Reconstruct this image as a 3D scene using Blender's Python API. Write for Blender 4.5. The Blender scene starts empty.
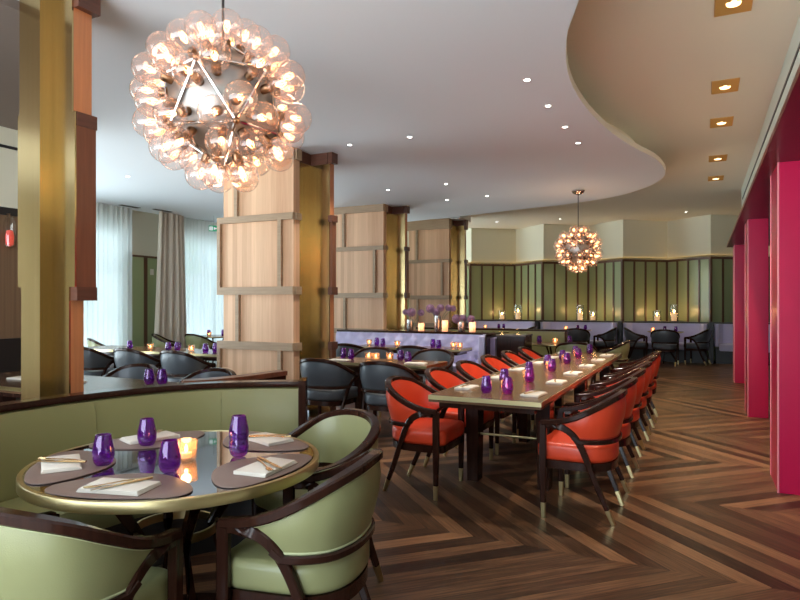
import bpy, math, random
from mathutils import Vector, Matrix
random.seed(7)
sc = bpy.context.scene
COL = sc.collection
PI = math.pi
# ------------------------------------------------------------------ mesh helpers
class MB:
    def __init__(s): s.v=[]; s.f=[]; s.m=[]; s.sm=[]
    def add(s, vs, fs, smooth=False, mi=0):
        o=len(s.v); s.v+= [tuple(p) for p in vs]
        for f in fs: s.f.append([i+o for i in f]); s.sm.append(smooth); s.m.append(mi)
        return s
    def box(s, x0,x1,y0,y1,z0,z1, mi=0):
        vs=[(x,y,z) for z in (z0,z1) for y in (y0,y1) for x in (x0,x1)]
        return s.add(vs,[(0,2,3,1),(4,5,7,6),(0,1,5,4),(2,6,7,3),(0,4,6,2),(1,3,7,5)],False,mi)
    def prism(s, poly, z0, z1, mi=0, smooth=False):
        n=len(poly)
        s.add([(x,y,z0) for x,y in poly]+[(x,y,z1) for x,y in poly],
              [tuple(range(n-1,-1,-1)),tuple(range(n,2*n))]+[(i,(i+1)%n,n+(i+1)%n,n+i) for i in range(n)],smooth,mi)
        return s
    def rprism(s, poly, z0, z1, r=.01, k=3, mi=0):
        # poly extruded with rounded top and bottom edges (poly inset toward its centroid)
        n=len(poly); cx=sum(p[0] for p in poly)/n; cy=sum(p[1] for p in poly)/n
        rings=[]
        def ins(d):
            out=[]
            for x,y in poly:
                L=math.hypot(x-cx,y-cy) or 1; out.append((x-(x-cx)/L*d,y-(y-cy)/L*d))
            return out
        for i in range(k+1):
            a=PI/2*i/k; rings.append([(x,y,z0+r-r*math.cos(a)) for x,y in ins(r-r*math.sin(a))])
        for i in range(k+1):
            a=PI/2*i/k; rings.append([(x,y,z1-r+r*math.sin(a)) for x,y in ins(r-r*math.cos(a))])
        s.loft(rings,closed=True,caps=True,mi=mi); return s
    def loft(s, rings, closed=True, caps=False, loop=False, smooth=True, mi=0):
        n=len(rings[0]); vs=[p for r in rings for p in r]; fs=[]
        R=len(rings)
        for i in range(R if loop else R-1):
            j=(i+1)%R
            for k in range(n if closed else n-1):
                l=(k+1)%n
                fs.append((i*n+k,i*n+l,j*n+l,j*n+k))
        if caps: fs.append(tuple(range(n-1,-1,-1))); fs.append(tuple((R-1)*n+k for k in range(n)))
        return s.add(vs,fs,smooth,mi)
    def lathe(s, prof, n=20, c=(0,0,0), mi=0, caps=False, smooth=True):
        rings=[[(c[0]+r*math.cos(2*PI*k/n),c[1]+r*math.sin(2*PI*k/n),c[2]+z) for k in range(n)] for r,z in prof]
        return s.loft(rings,True,caps,smooth=smooth,mi=mi)
    def tube(s, pts, r, n=8, caps=True, mi=0, w=None, up=(0,0,1), sq=False):
        # sweep; r may be list; w,h for rectangular-ish section if sq: r=(w,h) list
        P=[Vector(p) for p in pts]; rings=[]
        for i,p in enumerate(P):
            t=(P[min(i+1,len(P)-1)]-P[max(i-1,0)]).normalized()
            u=Vector(up); 
            if abs(t.dot(u))>.98: u=Vector((0,1,0))
            side=t.cross(u).normalized(); nu=side.cross(t).normalized()
            rr=r[i] if isinstance(r,list) else r
            if sq:
                a,b=rr[0]/2,rr[1]/2; c=min(a,b)*.35
                sec=[(a-c,b),(a,b-c),(a,-b+c),(a-c,-b),(-a+c,-b),(-a,-b+c),(-a,b-c),(-a+c,b)]
            else: sec=[(rr*math.cos(2*PI*k/n),rr*math.sin(2*PI*k/n)) for k in range(n)]
            rings.append([tuple(p+side*x+nu*y) for x,y in sec])
        return s.loft(rings,True,caps,mi=mi)
    def ball(s, c, r, n=16, m=10, mi=0, sz=1):
        prof=[(max(r*math.sin(PI*i/m),1e-5),-r*sz*math.cos(PI*i/m)) for i in range(m+1)]
        return s.lathe(prof,n,c,mi)
    def build(s, name, mats, parent=None, loc=(0,0,0), rz=0):
        me=bpy.data.meshes.new(name); me.from_pydata(s.v,[],s.f)
        me.polygons.foreach_set('use_smooth',s.sm); me.polygons.foreach_set('material_index',s.m)
        for m in (mats if isinstance(mats,(list,tuple)) else [mats]): me.materials.append(m)
        me.update()
        try: me.set_sharp_from_angle(angle=math.radians(42))
        except Exception: pass
        o=bpy.data.objects.new(name,me); COL.objects.link(o); o.parent=parent
        o.location=loc; o.rotation_euler=(0,0,rz); return o
def fixn(o):
    import bmesh
    bm=bmesh.new(); bm.from_mesh(o.data); bmesh.ops.recalc_face_normals(bm,faces=bm.faces); bm.to_mesh(o.data); bm.free(); return o
def empty(name, loc=(0,0,0), rz=0):
    o=bpy.data.objects.new(name,None); COL.objects.link(o); o.location=loc; o.rotation_euler=(0,0,rz); o.empty_display_size=.1; return o
def tag(o,label=None,cat=None,group=None,kind=None):
    if label: o['label']=label
    if cat: o['category']=cat
    if group: o['group']=group
    if kind: o['kind']=kind
    return o
def copy_tree(o,parent=None):
    c=o.copy(); COL.objects.link(c); c.parent=parent
    for ch in list(o.children): copy_tree(ch,c)
    return c
class Proto:
    """first use hands out the original, later uses copies"""
    def __init__(s,o): s.o=o; s.used=False
    def put(s,loc,rz,label,cat,group=None,scale=None):
        o=s.o if not s.used else copy_tree(s.o)
        s.used=True
        for k in ('group',):
            if k in o: del o[k]
        o.location=loc; o.rotation_euler=(0,0,rz)
        if scale: o.scale=(scale,)*3
        else: o.scale=(1,1,1)
        return tag(o,label,cat,group)
def spline(pts, n=24, closed=False):
    P=[Vector(p) for p in pts]; out=[]; N=len(P)
    segs=N if closed else N-1
    per=max(1,n//segs)
    for i in range(segs):
        if closed: a,b,c,d=P[(i-1)%N],P[i],P[(i+1)%N],P[(i+2)%N]
        else: a,b,c,d=P[max(i-1,0)],P[i],P[i+1],P[min(i+2,N-1)]
        for k in range(per):
            t=k/per
            out.append(.5*((2*b)+(c-a)*t+(2*a-5*b+4*c-d)*t*t+(-a+3*b-3*c+d)*t**3))
    if not closed: out.append(P[-1])
    return out
# ------------------------------------------------------------------ materials
def mat(name, col, rough=.5, metal=0, coat=0, spec=.5, trans=0, emit=None, es=0, ior=1.45, bump=None, var=None, sheen=0):
    m=bpy.data.materials.new(name); m.use_nodes=True; nt=m.node_tree; b=nt.nodes['Principled BSDF']
    b.inputs['Base Color'].default_value=(*col,1); b.inputs['Roughness'].default_value=rough
    b.inputs['Metallic'].default_value=metal; b.inputs['Coat Weight'].default_value=coat
    b.inputs['Coat Roughness'].default_value=.12
    b.inputs['Specular IOR Level'].default_value=spec; b.inputs['Transmission Weight'].default_value=trans
    b.inputs['IOR'].default_value=ior
    if sheen: b.inputs['Sheen Weight'].default_value=sheen
    if emit: b.inputs['Emission Color'].default_value=(*emit,1); b.inputs['Emission Strength'].default_value=es
    if var:  # (scale vector, amount): subtle procedural colour variation
        tc=nt.nodes.new('ShaderNodeTexCoord'); mp=nt.nodes.new('ShaderNodeMapping'); mp.inputs['Scale'].default_value=var[0]
        nz=nt.nodes.new('ShaderNodeTexNoise'); nz.inputs['Scale'].default_value=1; nz.inputs['Detail'].default_value=4
        mx=nt.nodes.new('ShaderNodeMix'); mx.data_type='RGBA'
        mx.inputs['A'].default_value=(*[c*(1-var[1]) for c in col],1); mx.inputs['B'].default_value=(*[min(c*(1+var[1]),1) for c in col],1)
        nt.links.new(tc.outputs['Object'],mp.inputs['Vector']); nt.links.new(mp.outputs['Vector'],nz.inputs['Vector'])
        nt.links.new(nz.outputs['Fac'],mx.inputs['Factor']); nt.links.new(mx.outputs['Result'],b.inputs['Base Color'])
    if bump:
        tc=nt.nodes.new('ShaderNodeTexCoord'); nz=nt.nodes.new('ShaderNodeTexNoise'); nz.inputs['Scale'].default_value=bump[0]; nz.inputs['Detail'].default_value=3
        bp=nt.nodes.new('ShaderNodeBump'); bp.inputs['Strength'].default_value=bump[1]; bp.inputs['Distance'].default_value=.002
        nt.links.new(tc.outputs['Object'],nz.inputs['Vector']); nt.links.new(nz.outputs['Fac'],bp.inputs['Height']); nt.links.new(bp.outputs['Normal'],b.inputs['Normal'])
    return m
M={}
M['dark_wood']=mat('dark_wood',(.030,.011,.007),.17,spec=.24,coat=.05,var=((60,60,4),.5))
M['dark_wood_h']=mat('dark_wood_top',(.10,.048,.022),.25,coat=.6,var=((4,60,60),.35))
M['brass']=mat('brass',(.66,.50,.25),.3,metal=1)
M['brass_pale']=mat('pale_brass',(.56,.46,.24),.32,metal=1)
M['green_leather']=mat('sage_leather',(.27,.275,.13),.36,coat=.15,bump=(260,.25))
M['banq_green']=mat('olive_leather',(.215,.205,.085),.42,coat=.1,bump=(200,.2))
M['piping_green']=mat('pale_piping',(.45,.48,.27),.5)
M['red_leather']=mat('coral_leather',(.72,.065,.022),.38,coat=.15,bump=(260,.2))
M['piping_red']=mat('dark_red_piping',(.40,.03,.015),.5)
M['black_leather']=mat('slate_leather',(.065,.075,.088),.4,coat=.2,bump=(260,.2))
M['piping_black']=mat('black_piping',(.02,.02,.02),.5)
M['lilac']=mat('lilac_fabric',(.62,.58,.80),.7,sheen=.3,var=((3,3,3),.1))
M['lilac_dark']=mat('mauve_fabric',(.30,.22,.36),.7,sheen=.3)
M['ceil']=mat('ceiling_paint',(.80,.85,.90),.8)
M['ceil_up']=mat('upper_ceiling_paint',(.86,.81,.67),.75)
M['rim']=mat('ceiling_rim_paint',(.80,.77,.68),.7)
M['cream']=mat('cream_wall_paint',(.70,.68,.54),.7)
M['cream_beige']=mat('beige_wall_paint',(.58,.55,.44),.7)
M['fascia']=mat('fascia_paint',(.66,.70,.62),.6)
M['panel_green']=mat('green_panel',(.30,.35,.18),.32,coat=.3,var=((3,3,.6),.12))
M['batten']=mat('batten_wood',(.10,.045,.022),.35,coat=.3)
M['red_lacquer']=mat('crimson_lacquer',(.56,.007,.068),.30,spec=.3,coat=.08,var=((2,2,2),.12))
M['red_highlight']=mat('rose_highlight',(.85,.25,.30),.3,coat=.3)  # pink for the highlight painted along the column corners
M['soffit']=mat('mahogany_soffit',(.11,.013,.011),.30,spec=.25,coat=.05,var=((12,2,12),.35))
M['black']=mat('black_finish',(.012,.010,.010),.4)
M['napkin']=mat('napkin_linen',(.72,.67,.59),.85,bump=(150,.3))
M['mat']=mat('taupe_leather_mat',(.20,.135,.115),.45,bump=(300,.3))
M['gold_cutlery']=mat('gold_cutlery',(.72,.50,.26),.25,metal=1)
M['silver']=mat('brushed_silver',(.62,.62,.60),.25,metal=1)
M['chrome']=mat('chrome',(.75,.74,.73),.12,metal=1)
M['core_metal']=mat('satin_aluminium',(.34,.33,.32),.42,metal=1)
M['socket']=mat('bronze_socket',(.20,.12,.07),.3,metal=1)
M['wax']=mat('candle_wax',(.95,.80,.62),.5,emit=(1,.55,.25),es=.6)
M['flame']=mat('flame',(1,.6,.2),.5,emit=(1,.52,.18),es=30)
M['bloom']=mat('allium_bloom',(.26,.14,.23),.8,var=((45,45,45),.8))
M['stem']=mat('green_stem',(.10,.18,.06),.6)
M['spot']=mat('downlight_lens',(1,1,1),.5,emit=(1,.97,.9),es=18)
M['lampglow']=mat('halogen_lens',(1,.9,.7),.5,emit=(1,.66,.30),es=3.5)
M['ribgold']=mat('gold_reflector_glow',(.62,.38,.12),.3,metal=.6,emit=(1,.50,.14),es=.04)  # faint emission makes the ribs look lit by the lens
M['walnut']=mat('red_walnut',(.165,.055,.026),.4,coat=.15,var=((40,40,2.5),.4))
M['lit_walnut']=mat('lit_walnut',(.50,.19,.075),.4,coat=.15,var=((40,40,2.5),.25))  # walnut copy turned lighter orange for the warm light on it
M['walnut_band']=mat('dark_walnut_band',(.10,.035,.02),.4,coat=.15,var=((6,6,50),.4))
M['drape']=mat('taupe_drape',(.62,.55,.46),.85,sheen=.2)
M['plant']=mat('foliage_green',(.16,.26,.12),.8)
M['stone']=mat('pale_stone',(.62,.60,.56),.8)
M['asph']=mat('pale_paving',(.72,.72,.70),.9)
M['stripe']=mat('ribbed_brown_panel',(.17,.10,.055),.4,var=((40,40,.5),.5))
M['sign_green']=mat('exit_sign_green',(.02,.35,.16),.5,emit=(.02,.6,.3),es=.15)
M['sign_white']=mat('exit_sign_white',(.9,.9,.9),.5,emit=(.8,.9,.9),es=.3)
M['frame']=mat('grey_window_frame',(.30,.31,.31),.5)

def oak(name, dark, light, stripw=.075, horizontal=False, rough=.5):
    m=mat(name,light,rough); nt=m.node_tree; N=nt.nodes; L=nt.links; b=N['Principled BSDF']
    tc=N.new('ShaderNodeTexCoord'); sp=N.new('ShaderNodeSeparateXYZ'); L.new(tc.outputs['Object'],sp.inputs[0])
    ad=N.new('ShaderNodeMath'); ad.operation='ADD'; L.new(sp.outputs['X'],ad.inputs[0]); L.new(sp.outputs['Y'],ad.inputs[1])
    dv=N.new('ShaderNodeMath'); dv.operation='DIVIDE'; dv.inputs[1].default_value=stripw; L.new(ad.outputs[0],dv.inputs[0])
    fl=N.new('ShaderNodeMath'); fl.operation='FLOOR'; L.new(dv.outputs[0],fl.inputs[0])
    wn=N.new('ShaderNodeTexWhiteNoise'); wn.noise_dimensions='1D'; L.new(fl.outputs[0],wn.inputs['W'])
    mp=N.new('ShaderNodeMapping'); mp.inputs['Scale'].default_value=(4,4,45) if horizontal else (45,45,2.2)
    L.new(tc.outputs['Object'],mp.inputs['Vector'])
    nz=N.new('ShaderNodeTexNoise'); nz.inputs['Scale'].default_value=1; nz.inputs['Detail'].default_value=5; L.new(mp.outputs['Vector'],nz.inputs['Vector'])
    m1=N.new('ShaderNodeMath'); m1.operation='MULTIPLY_ADD'; m1.inputs[1].default_value=0 if horizontal else .6; L.new(wn.outputs['Value'],m1.inputs[0])
    m2=N.new('ShaderNodeMath'); m2.operation='MULTIPLY'; m2.inputs[1].default_value=.9 if horizontal else .55; L.new(nz.outputs['Fac'],m2.inputs[0]); L.new(m2.outputs[0],m1.inputs[2])
    mx=N.new('ShaderNodeMix'); mx.data_type='RGBA'; mx.inputs['A'].default_value=(*dark,1); mx.inputs['B'].default_value=(*light,1)
    L.new(m1.outputs[0],mx.inputs['Factor']); L.new(mx.outputs['Result'],b.inputs['Base Color'])
    return m
M['oak']=oak('pale_oak_strips',(.52,.27,.15),(.86,.56,.35))
M['oak_band']=oak('oak_band',(.28,.18,.11),(.52,.37,.24),horizontal=True)
M['table_wood']=oak('table_wood',(.08,.038,.018),(.22,.115,.055),stripw=.5,horizontal=False,rough=.20)
M['table_wood'].node_tree.nodes['Principled BSDF'].inputs['Coat Weight'].default_value=.05
M['table_wood'].node_tree.nodes['Principled BSDF'].inputs['Specular IOR Level'].default_value=.16

def brushed(name,col,dark):
    m=mat(name,col,.24,metal=1); nt=m.node_tree; N=nt.nodes; L=nt.links; b=N['Principled BSDF']
    tc=N.new('ShaderNodeTexCoord'); mp=N.new('ShaderNodeMapping'); mp.inputs['Scale'].default_value=(35,35,.6); L.new(tc.outputs['Object'],mp.inputs['Vector'])
    nz=N.new('ShaderNodeTexNoise'); nz.inputs['Scale'].default_value=1; nz.inputs['Detail'].default_value=4; L.new(mp.outputs['Vector'],nz.inputs['Vector'])
    mx=N.new('ShaderNodeMix'); mx.data_type='RGBA'; mx.inputs['A'].default_value=(*dark,1); mx.inputs['B'].default_value=(*col,1)
    L.new(nz.outputs['Fac'],mx.inputs['Factor']); L.new(mx.outputs['Result'],b.inputs['Base Color'])
    mr=N.new('ShaderNodeMapRange'); mr.inputs['To Min'].default_value=.16; mr.inputs['To Max'].default_value=.20; L.new(nz.outputs['Fac'],mr.inputs['Value']); L.new(mr.outputs[0],b.inputs['Roughness'])
    return m
M['brass_plate']=brushed('brushed_brass',(.62,.46,.23),(.50,.36,.17))

def floor_mat():
    m=mat('chevron_parquet',(.12,.06,.03),.36,spec=.32); nt=m.node_tree; N=nt.nodes; L=nt.links; b=N['Principled BSDF']
    def mth(op,a,bv=None,c=None):
        n=N.new('ShaderNodeMath'); n.operation=op
        for i,x in enumerate((a,bv,c)):
            if x is None: continue
            if isinstance(x,(int,float)): n.inputs[i].default_value=x
            else: L.new(x,n.inputs[i])
        return n.outputs[0]
    tc=N.new('ShaderNodeTexCoord'); sp=N.new('ShaderNodeSeparateXYZ'); L.new(tc.outputs['Object'],sp.inputs[0])
    x,y=sp.outputs['X'],sp.outputs['Y']
    yy=mth('SUBTRACT',y,3.55)
    tri=mth('PINGPONG',yy,1.3)
    s=mth('ADD',x,tri)                       # constant along a plank
    t=mth('SUBTRACT',x,tri)
    q=mth('DIVIDE',s,.155)
    idx=mth('FLOOR',q)
    band=mth('FLOOR',mth('DIVIDE',yy,1.3))
    wn=N.new('ShaderNodeTexWhiteNoise'); wn.noise_dimensions='2D'; cb=N.new('ShaderNodeCombineXYZ'); L.new(idx,cb.inputs[0]); L.new(band,cb.inputs[1]); L.new(cb.outputs[0],wn.inputs['Vector'])
    alt=mth('PINGPONG',idx,1.0)              # light / dark alternate
    cv=N.new('ShaderNodeCombineXYZ'); L.new(mth('MULTIPLY',s,62),cv.inputs[0]); L.new(mth('MULTIPLY',t,2.2),cv.inputs[1]); L.new(mth('MULTIPLY',band,7.3),cv.inputs[2])
    nz=N.new('ShaderNodeTexNoise'); nz.inputs['Scale'].default_value=1; nz.inputs['Detail'].default_value=6; nz.inputs['Roughness'].default_value=.65; L.new(cv.outputs[0],nz.inputs['Vector'])
    f=mth('ADD',mth('ADD',mth('MULTIPLY',wn.outputs['Value'],.50),mth('MULTIPLY',alt,.30)),mth('MULTIPLY',mth('SUBTRACT',nz.outputs['Fac'],.5),1.5))
    cr=N.new('ShaderNodeValToRGB'); e=cr.color_ramp.elements; e[0].position=0; e[0].color=(.026,.013,.008,1); e[1].position=.95; e[1].color=(.30,.155,.078,1)
    k=cr.color_ramp.elements.new(.4); k.color=(.105,.054,.029,1)
    L.new(f,cr.inputs[0])
    fr=mth('FRACT',q); gap=mth('MAXIMUM',mth('LESS_THAN',fr,.018),mth('GREATER_THAN',fr,.988))
    mx=N.new('ShaderNodeMix'); mx.data_type='RGBA'; L.new(gap,mx.inputs['Factor']); L.new(cr.outputs[0],mx.inputs['A']); mx.inputs['B'].default_value=(.02,.01,.006,1)
    L.new(mx.outputs['Result'],b.inputs['Base Color'])
    mr=N.new('ShaderNodeMapRange'); mr.inputs['To Min'].default_value=.24; mr.inputs['To Max'].default_value=.46; L.new(nz.outputs['Fac'],mr.inputs['Value']); L.new(mr.outputs[0],b.inputs['Roughness'])
    bp=N.new('ShaderNodeBump'); bp.inputs['Strength'].default_value=.15; bp.inputs['Distance'].default_value=.002; L.new(nz.outputs['Fac'],bp.inputs['Height']); L.new(bp.outputs['Normal'],b.inputs['Normal'])
    return m
M['floor']=floor_mat()

def thin_glass(name, tint=(1,1,1), refl=1.0, ior=1.45, body=None, bodyf=0):
    m=bpy.data.materials.new(name); m.use_nodes=True; nt=m.node_tree; N=nt.nodes; L=nt.links
    for n in list(N): N.remove(n)
    out=N.new('ShaderNodeOutputMaterial'); tr=N.new('ShaderNodeBsdfTransparent'); tr.inputs[0].default_value=(*tint,1)
    gl=N.new('ShaderNodeBsdfGlossy'); gl.inputs['Roughness'].default_value=.03
    lw=N.new('ShaderNodeLayerWeight'); lw.inputs['Blend'].default_value=.5
    pw=N.new('ShaderNodeMath'); pw.operation='POWER'; pw.inputs[1].default_value=4.0; L.new(lw.outputs['Facing'],pw.inputs[0])
    mu=N.new('ShaderNodeMath'); mu.operation='MULTIPLY_ADD'; mu.inputs[1].default_value=.75*refl; mu.inputs[2].default_value=.045*refl; mu.use_clamp=True; L.new(pw.outputs[0],mu.inputs[0])
    mx=N.new('ShaderNodeMixShader'); L.new(mu.outputs[0],mx.inputs[0])
    src=tr.outputs[0]
    if body:
        df=N.new('ShaderNodeBsdfDiffuse'); df.inputs[0].default_value=(*body,1)
        tl=N.new('ShaderNodeBsdfTranslucent'); tl.inputs[0].default_value=(*body,1)
        a=N.new('ShaderNodeAddShader'); L.new(df.outputs[0],a.inputs[0]); L.new(tl.outputs[0],a.inputs[1])
        m0=N.new('ShaderNodeMixShader'); m0.inputs[0].default_value=bodyf; L.new(tr.outputs[0],m0.inputs[1]); L.new(a.outputs[0],m0.inputs[2]); src=m0.outputs[0]
    L.new(src,mx.inputs[1]); L.new(gl.outputs[0],mx.inputs[2]); L.new(mx.outputs[0],out.inputs[0])
    return m
M['globe']=thin_glass('globe_glass_pink_glow',(.985,.955,.94),1.25,1.5,(.95,.62,.50),.032)  # pink body puts the soft bulb glow into the glass
M['hurricane']=thin_glass('clear_glass',(.93,.94,.92),1.3,1.5)
M['votive']=thin_glass('votive_glass',(.95,.85,.75),1.3,1.5,(.9,.6,.4),.12)
M['frost']=thin_glass('frosted_glass',(.9,.8,.7),1.0,1.5,(.95,.75,.6),.6)
M['purple']=thin_glass('purple_glass',(.64,.22,.76),1.7,1.5,(.17,.02,.30),.16)
M['pane']=thin_glass('window_glass',(.95,.98,.98),1.0,1.45)
def sheer_mat():
    m=bpy.data.materials.new('sheer_voile'); m.use_nodes=True; nt=m.node_tree; N=nt.nodes; L=nt.links
    for n in list(N): N.remove(n)
    out=N.new('ShaderNodeOutputMaterial'); tr=N.new('ShaderNodeBsdfTransparent'); tr.inputs[0].default_value=(.15,.165,.17,1)
    df=N.new('ShaderNodeBsdfDiffuse'); df.inputs[0].default_value=(.68,.70,.68,1); tl=N.new('ShaderNodeBsdfTranslucent'); tl.inputs[0].default_value=(.105,.12,.125,1)
    a=N.new('ShaderNodeAddShader'); L.new(df.outputs[0],a.inputs[0]); L.new(tl.outputs[0],a.inputs[1])
    mx=N.new('ShaderNodeMixShader'); mx.inputs[0].default_value=.78; L.new(tr.outputs[0],mx.inputs[1]); L.new(a.outputs[0],mx.inputs[2]); L.new(mx.outputs[0],out.inputs[0]); return m
M['sheer']=sheer_mat()
M['glass_top']=mat('smoked_mirror_top',(.42,.43,.46),.03,metal=1)
M['filament']=mat('filament',(1,.6,.3),.5,emit=(1,.46,.18),es=9)
M['filament'].cycles.emission_sampling='NONE'; M['flame'].cycles.emission_sampling='NONE'
M['wax'].cycles.emission_sampling='NONE'; M['spot'].cycles.emission_sampling='NONE'; M['lampglow'].cycles.emission_sampling='NONE'
M['filament_glow']=mat('bulb_glow',(1,.6,.4),.5,emit=(1,.45,.22),es=4)
M['filament_glow'].cycles.emission_sampling='NONE'
# ------------------------------------------------------------------ camera
cam=bpy.data.cameras.new('camera'); co=bpy.data.objects.new('camera',cam); COL.objects.link(co)
co.location=(0,0,1.4); co.rotation_euler=(PI/2,0,math.atan(303/620)); cam.lens=27.9; cam.sensor_width=36; cam.sensor_fit='HORIZONTAL'; cam.shift_y=.005
cam.clip_start=.05; sc.camera=co
ZL,ZU=3.25,3.60
UW=-10.1       # window wall
# ------------------------------------------------------------------ room shell
def S(o): return tag(o,kind='structure')
S(MB().box(-10.3,4.2,-3.2,18.6,-.12,0).build('floor',M['floor']))
edge=[(.1,-3.2),(.05,-1.0),(-.05,.8),(-.22,2.2),(-.44,3.1),(-.68,3.87),(-.86,4.41),(-.985,5.2),(-.985,6.1),(-.885,7.03),(-.72,7.85),(-.56,8.45),(-.49,8.95),(-.475,9.45),(-.53,9.85),(-.68,10.3),(-.94,10.75),(-1.35,11.2),(-1.85,11.5),(-2.5,11.75),(-3.2,11.9),(-4.0,12.15),(-5.0,12.4),(-7,12.8),(-10.1,13.3)]
eds=[(p.x,p.y) for p in spline([(a,b,0) for a,b in edge],96)]
poly=eds+[(-10.1,-3.2)]
S(MB().prism(poly,ZL,ZL+.065).build('ceiling_lower',[M['ceil']]))
rimm=MB(); n=len(eds)
rimm.loft([[(x,y,ZL+.001) for x,y in eds],[(x+.004,y+.002,ZL+.06) for x,y in eds]],closed=False)
# set-back riser carrying the lower ceiling
ins=[(x-.35,y-.1) for x,y in eds]
S(MB().loft([[(x,y,ZL+.066) for x,y in ins],[(x,y,ZU) for x,y in ins]],closed=False).build('ceiling_riser',M['ceil_up']))
S(rimm.build('ceiling_rim',M['rim']))
S(MB().box(-10.3,4.2,-3.2,18.6,ZU,ZU+.1).build('ceiling',M['ceil_up']))
# far zigzag wall
tips=[(-10.2,17.05),(-9.17,17.9),(-8.1,17.05),(-7.07,17.9),(-6.03,17.05),(-4.95,17.9),(-3.94,17.05),(-2.86,17.9),(-1.87,17.05),(-.85,17.9),(.17,17.05),(1.2,17.9),(2.25,17.05),(3.2,17.9),(4.2,17.05)]
def off(pl,d):
    return [(x,y+d) for x,y in pl]
w=MB()
for (a,b) in zip(tips[:-1],tips[1:]):
    w.prism([a,b,(b[0],b[1]+.12),(a[0],a[1]+.12)],2.62,ZU)
S(w.build('wall_back',M['cream']))
w=MB(); t=MB()
for (a,b) in zip(tips[:-1],tips[1:]):
    w.prism([(a[0],a[1]-.10),(b[0],b[1]-.10),(b[0],b[1]+.12),(a[0],a[1]+.12)],0,2.52)
    t.prism([(a[0],a[1]-.13),(b[0],b[1]-.13),(b[0],b[1]-.05),(a[0],a[1]-.05)],2.50,2.56)
    d=Vector((b[0]-a[0],b[1]-a[1])); L=d.length; d/=L; nn=Vector((d.y,-d.x))
    if nn.y>0: nn=-nn
    for k in range(5):
        f=(k+.02)/4 if k<4 else .985
        p=Vector((a[0],a[1]-.10))+d*(L*f); hw=.022
        q=[p-d*hw,p+d*hw,p+d*hw+nn*.025,p-d*hw+nn*.025]
        t.prism([tuple(x) for x in q],.9,2.52)
S(w.build('wall_back_panelling',M['panel_green'])); S(t.build('trim_1',M['batten']))
S(MB().box(-10.3,4.2,18.1,18.3,0,ZU).build('wall_rear_shell',M['cream']))
# cove strip of light behind the panel top (lit from a hidden LED strip that the photograph shows as the amber line)
cove=MB()
for (a,b) in zip(tips[:-1],tips[1:]):
    cove.prism([(a[0],a[1]-.045),(b[0],b[1]-.045),(b[0],b[1]-.01),(a[0],a[1]-.01)],2.545,2.565)
mled=mat('amber_led',(1,.7,.3),.5,emit=(1,.58,.18),es=5)
S(cove.build('trim_2',mled))
# window wall with openings
openings=[(-.5,1.6),(2.2,7.0-.6),(6.6,8.5),(9.70,12.4),(12.9,16.2)]
def window_wall():
    w=MB(); vs=[-3.2]
    for a,b in openings: vs+= [a,b]
    vs.append(18.2)
    for i in range(0,len(vs),2): w.box(UW-.2,UW,vs[i],vs[i+1],0,ZU)
    for a,b in openings:
        w.box(UW-.2,UW,a,b,2.85,ZU); w.box(UW-.2,UW,a,b,0,.12)
    return w
S(window_wall().build('wall_left',M['cream_beige']))
for i,(a,b) in enumerate(openings):
    r=empty('window_%d'%(i+1),(UW-.1,(a+b)/2,0)); S(r)
    f=MB(); h=(b-a)/2
    f.box(-.03,.03,-h,-h+.05,.12,2.85).box(-.03,.03,h-.05,h,.12,2.85).box(-.03,.03,-h+.05,h-.05,.12,.18).box(-.03,.03,-h+.05,h-.05,2.79,2.85).box(-.03,.03,-h+.05,h-.05,2.0,2.06)
    if h>.9: f.box(-.03,.03,-.025,.025,.18,2.0)
    f.build('window_frame',M['frame'],r)
    MB().box(-.006,.006,-h+.05,h-.05,.18,2.79).build('window_pane',M['pane'],r)
# green panel low on the pier between the windows
S(MB().box(UW,UW+.04,8.36,8.90,0,2.33).box(UW,UW+.04,8.98,9.74,0,2.33).build('trim_3',M['panel_green']))
S(MB().box(UW,UW+.055,8.90,8.98,0,2.35).box(UW,UW+.05,8.36,9.74,2.33,2.37).build('trim_4',M['batten']))
# light switch on green pier
o=MB().box(0,.012,-.04,.04,-.06,.06).build('light_switch',M['napkin'],loc=(UW+.04,9.1,2.05)); tag(o,'small white switch plate on the green panel between the windows','switch')
# right side room
S(MB().box(4.0,4.2,-3.2,18.2,0,ZU).build('wall_right',M['cream']))
S(MB().box(-10.3,-6.5,-3.4,-3.2,0,ZU).box(.4,4.2,-3.4,-3.2,0,ZU).box(-6.5,.4,-3.4,-3.2,2.9,ZU).build('wall_front',M['cream']))
so=MB().box(.395,4.0,-3.2,13.0,2.45,2.49); S(so.build('ceiling_soffit',M['soffit']))
S(MB().box(.66,.80,-3.2,13.5,2.49,ZU).build('wall_fascia',M['fascia']))
S(MB().box(.80,.86,-3.2,13.5,2.0,2.0).build('trim_5',M['black']) if False else MB().box(.652,.66,-3.2,13.1,3.335,3.365).build('trim_5',M['black']))
# crimson columns
lab=['glossy crimson square column standing nearest, touching the right edge','glossy crimson square column standing between the other two red columns','narrow crimson column standing farthest off, by the purple banquettes']
for (v0,d,wd,lb) in ((5.36,.54,.62,lab[0]),(8.8,.54,.22,lab[1]),(12.5,.40,.24,lab[2])):
    r=empty('crimson_column',(.5,v0,0)); tag(r,lb,'column','crimson columns on the right')
    MB().box(0,wd,0,d,0,2.45).build('shaft',M['red_lacquer'],r)
    MB().box(-.006,.006,-.006,.006,0.0,2.45).box(-.006,.004,d-.012,d,0.0,2.45).build('edge_highlight',M['red_highlight'],r)
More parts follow.
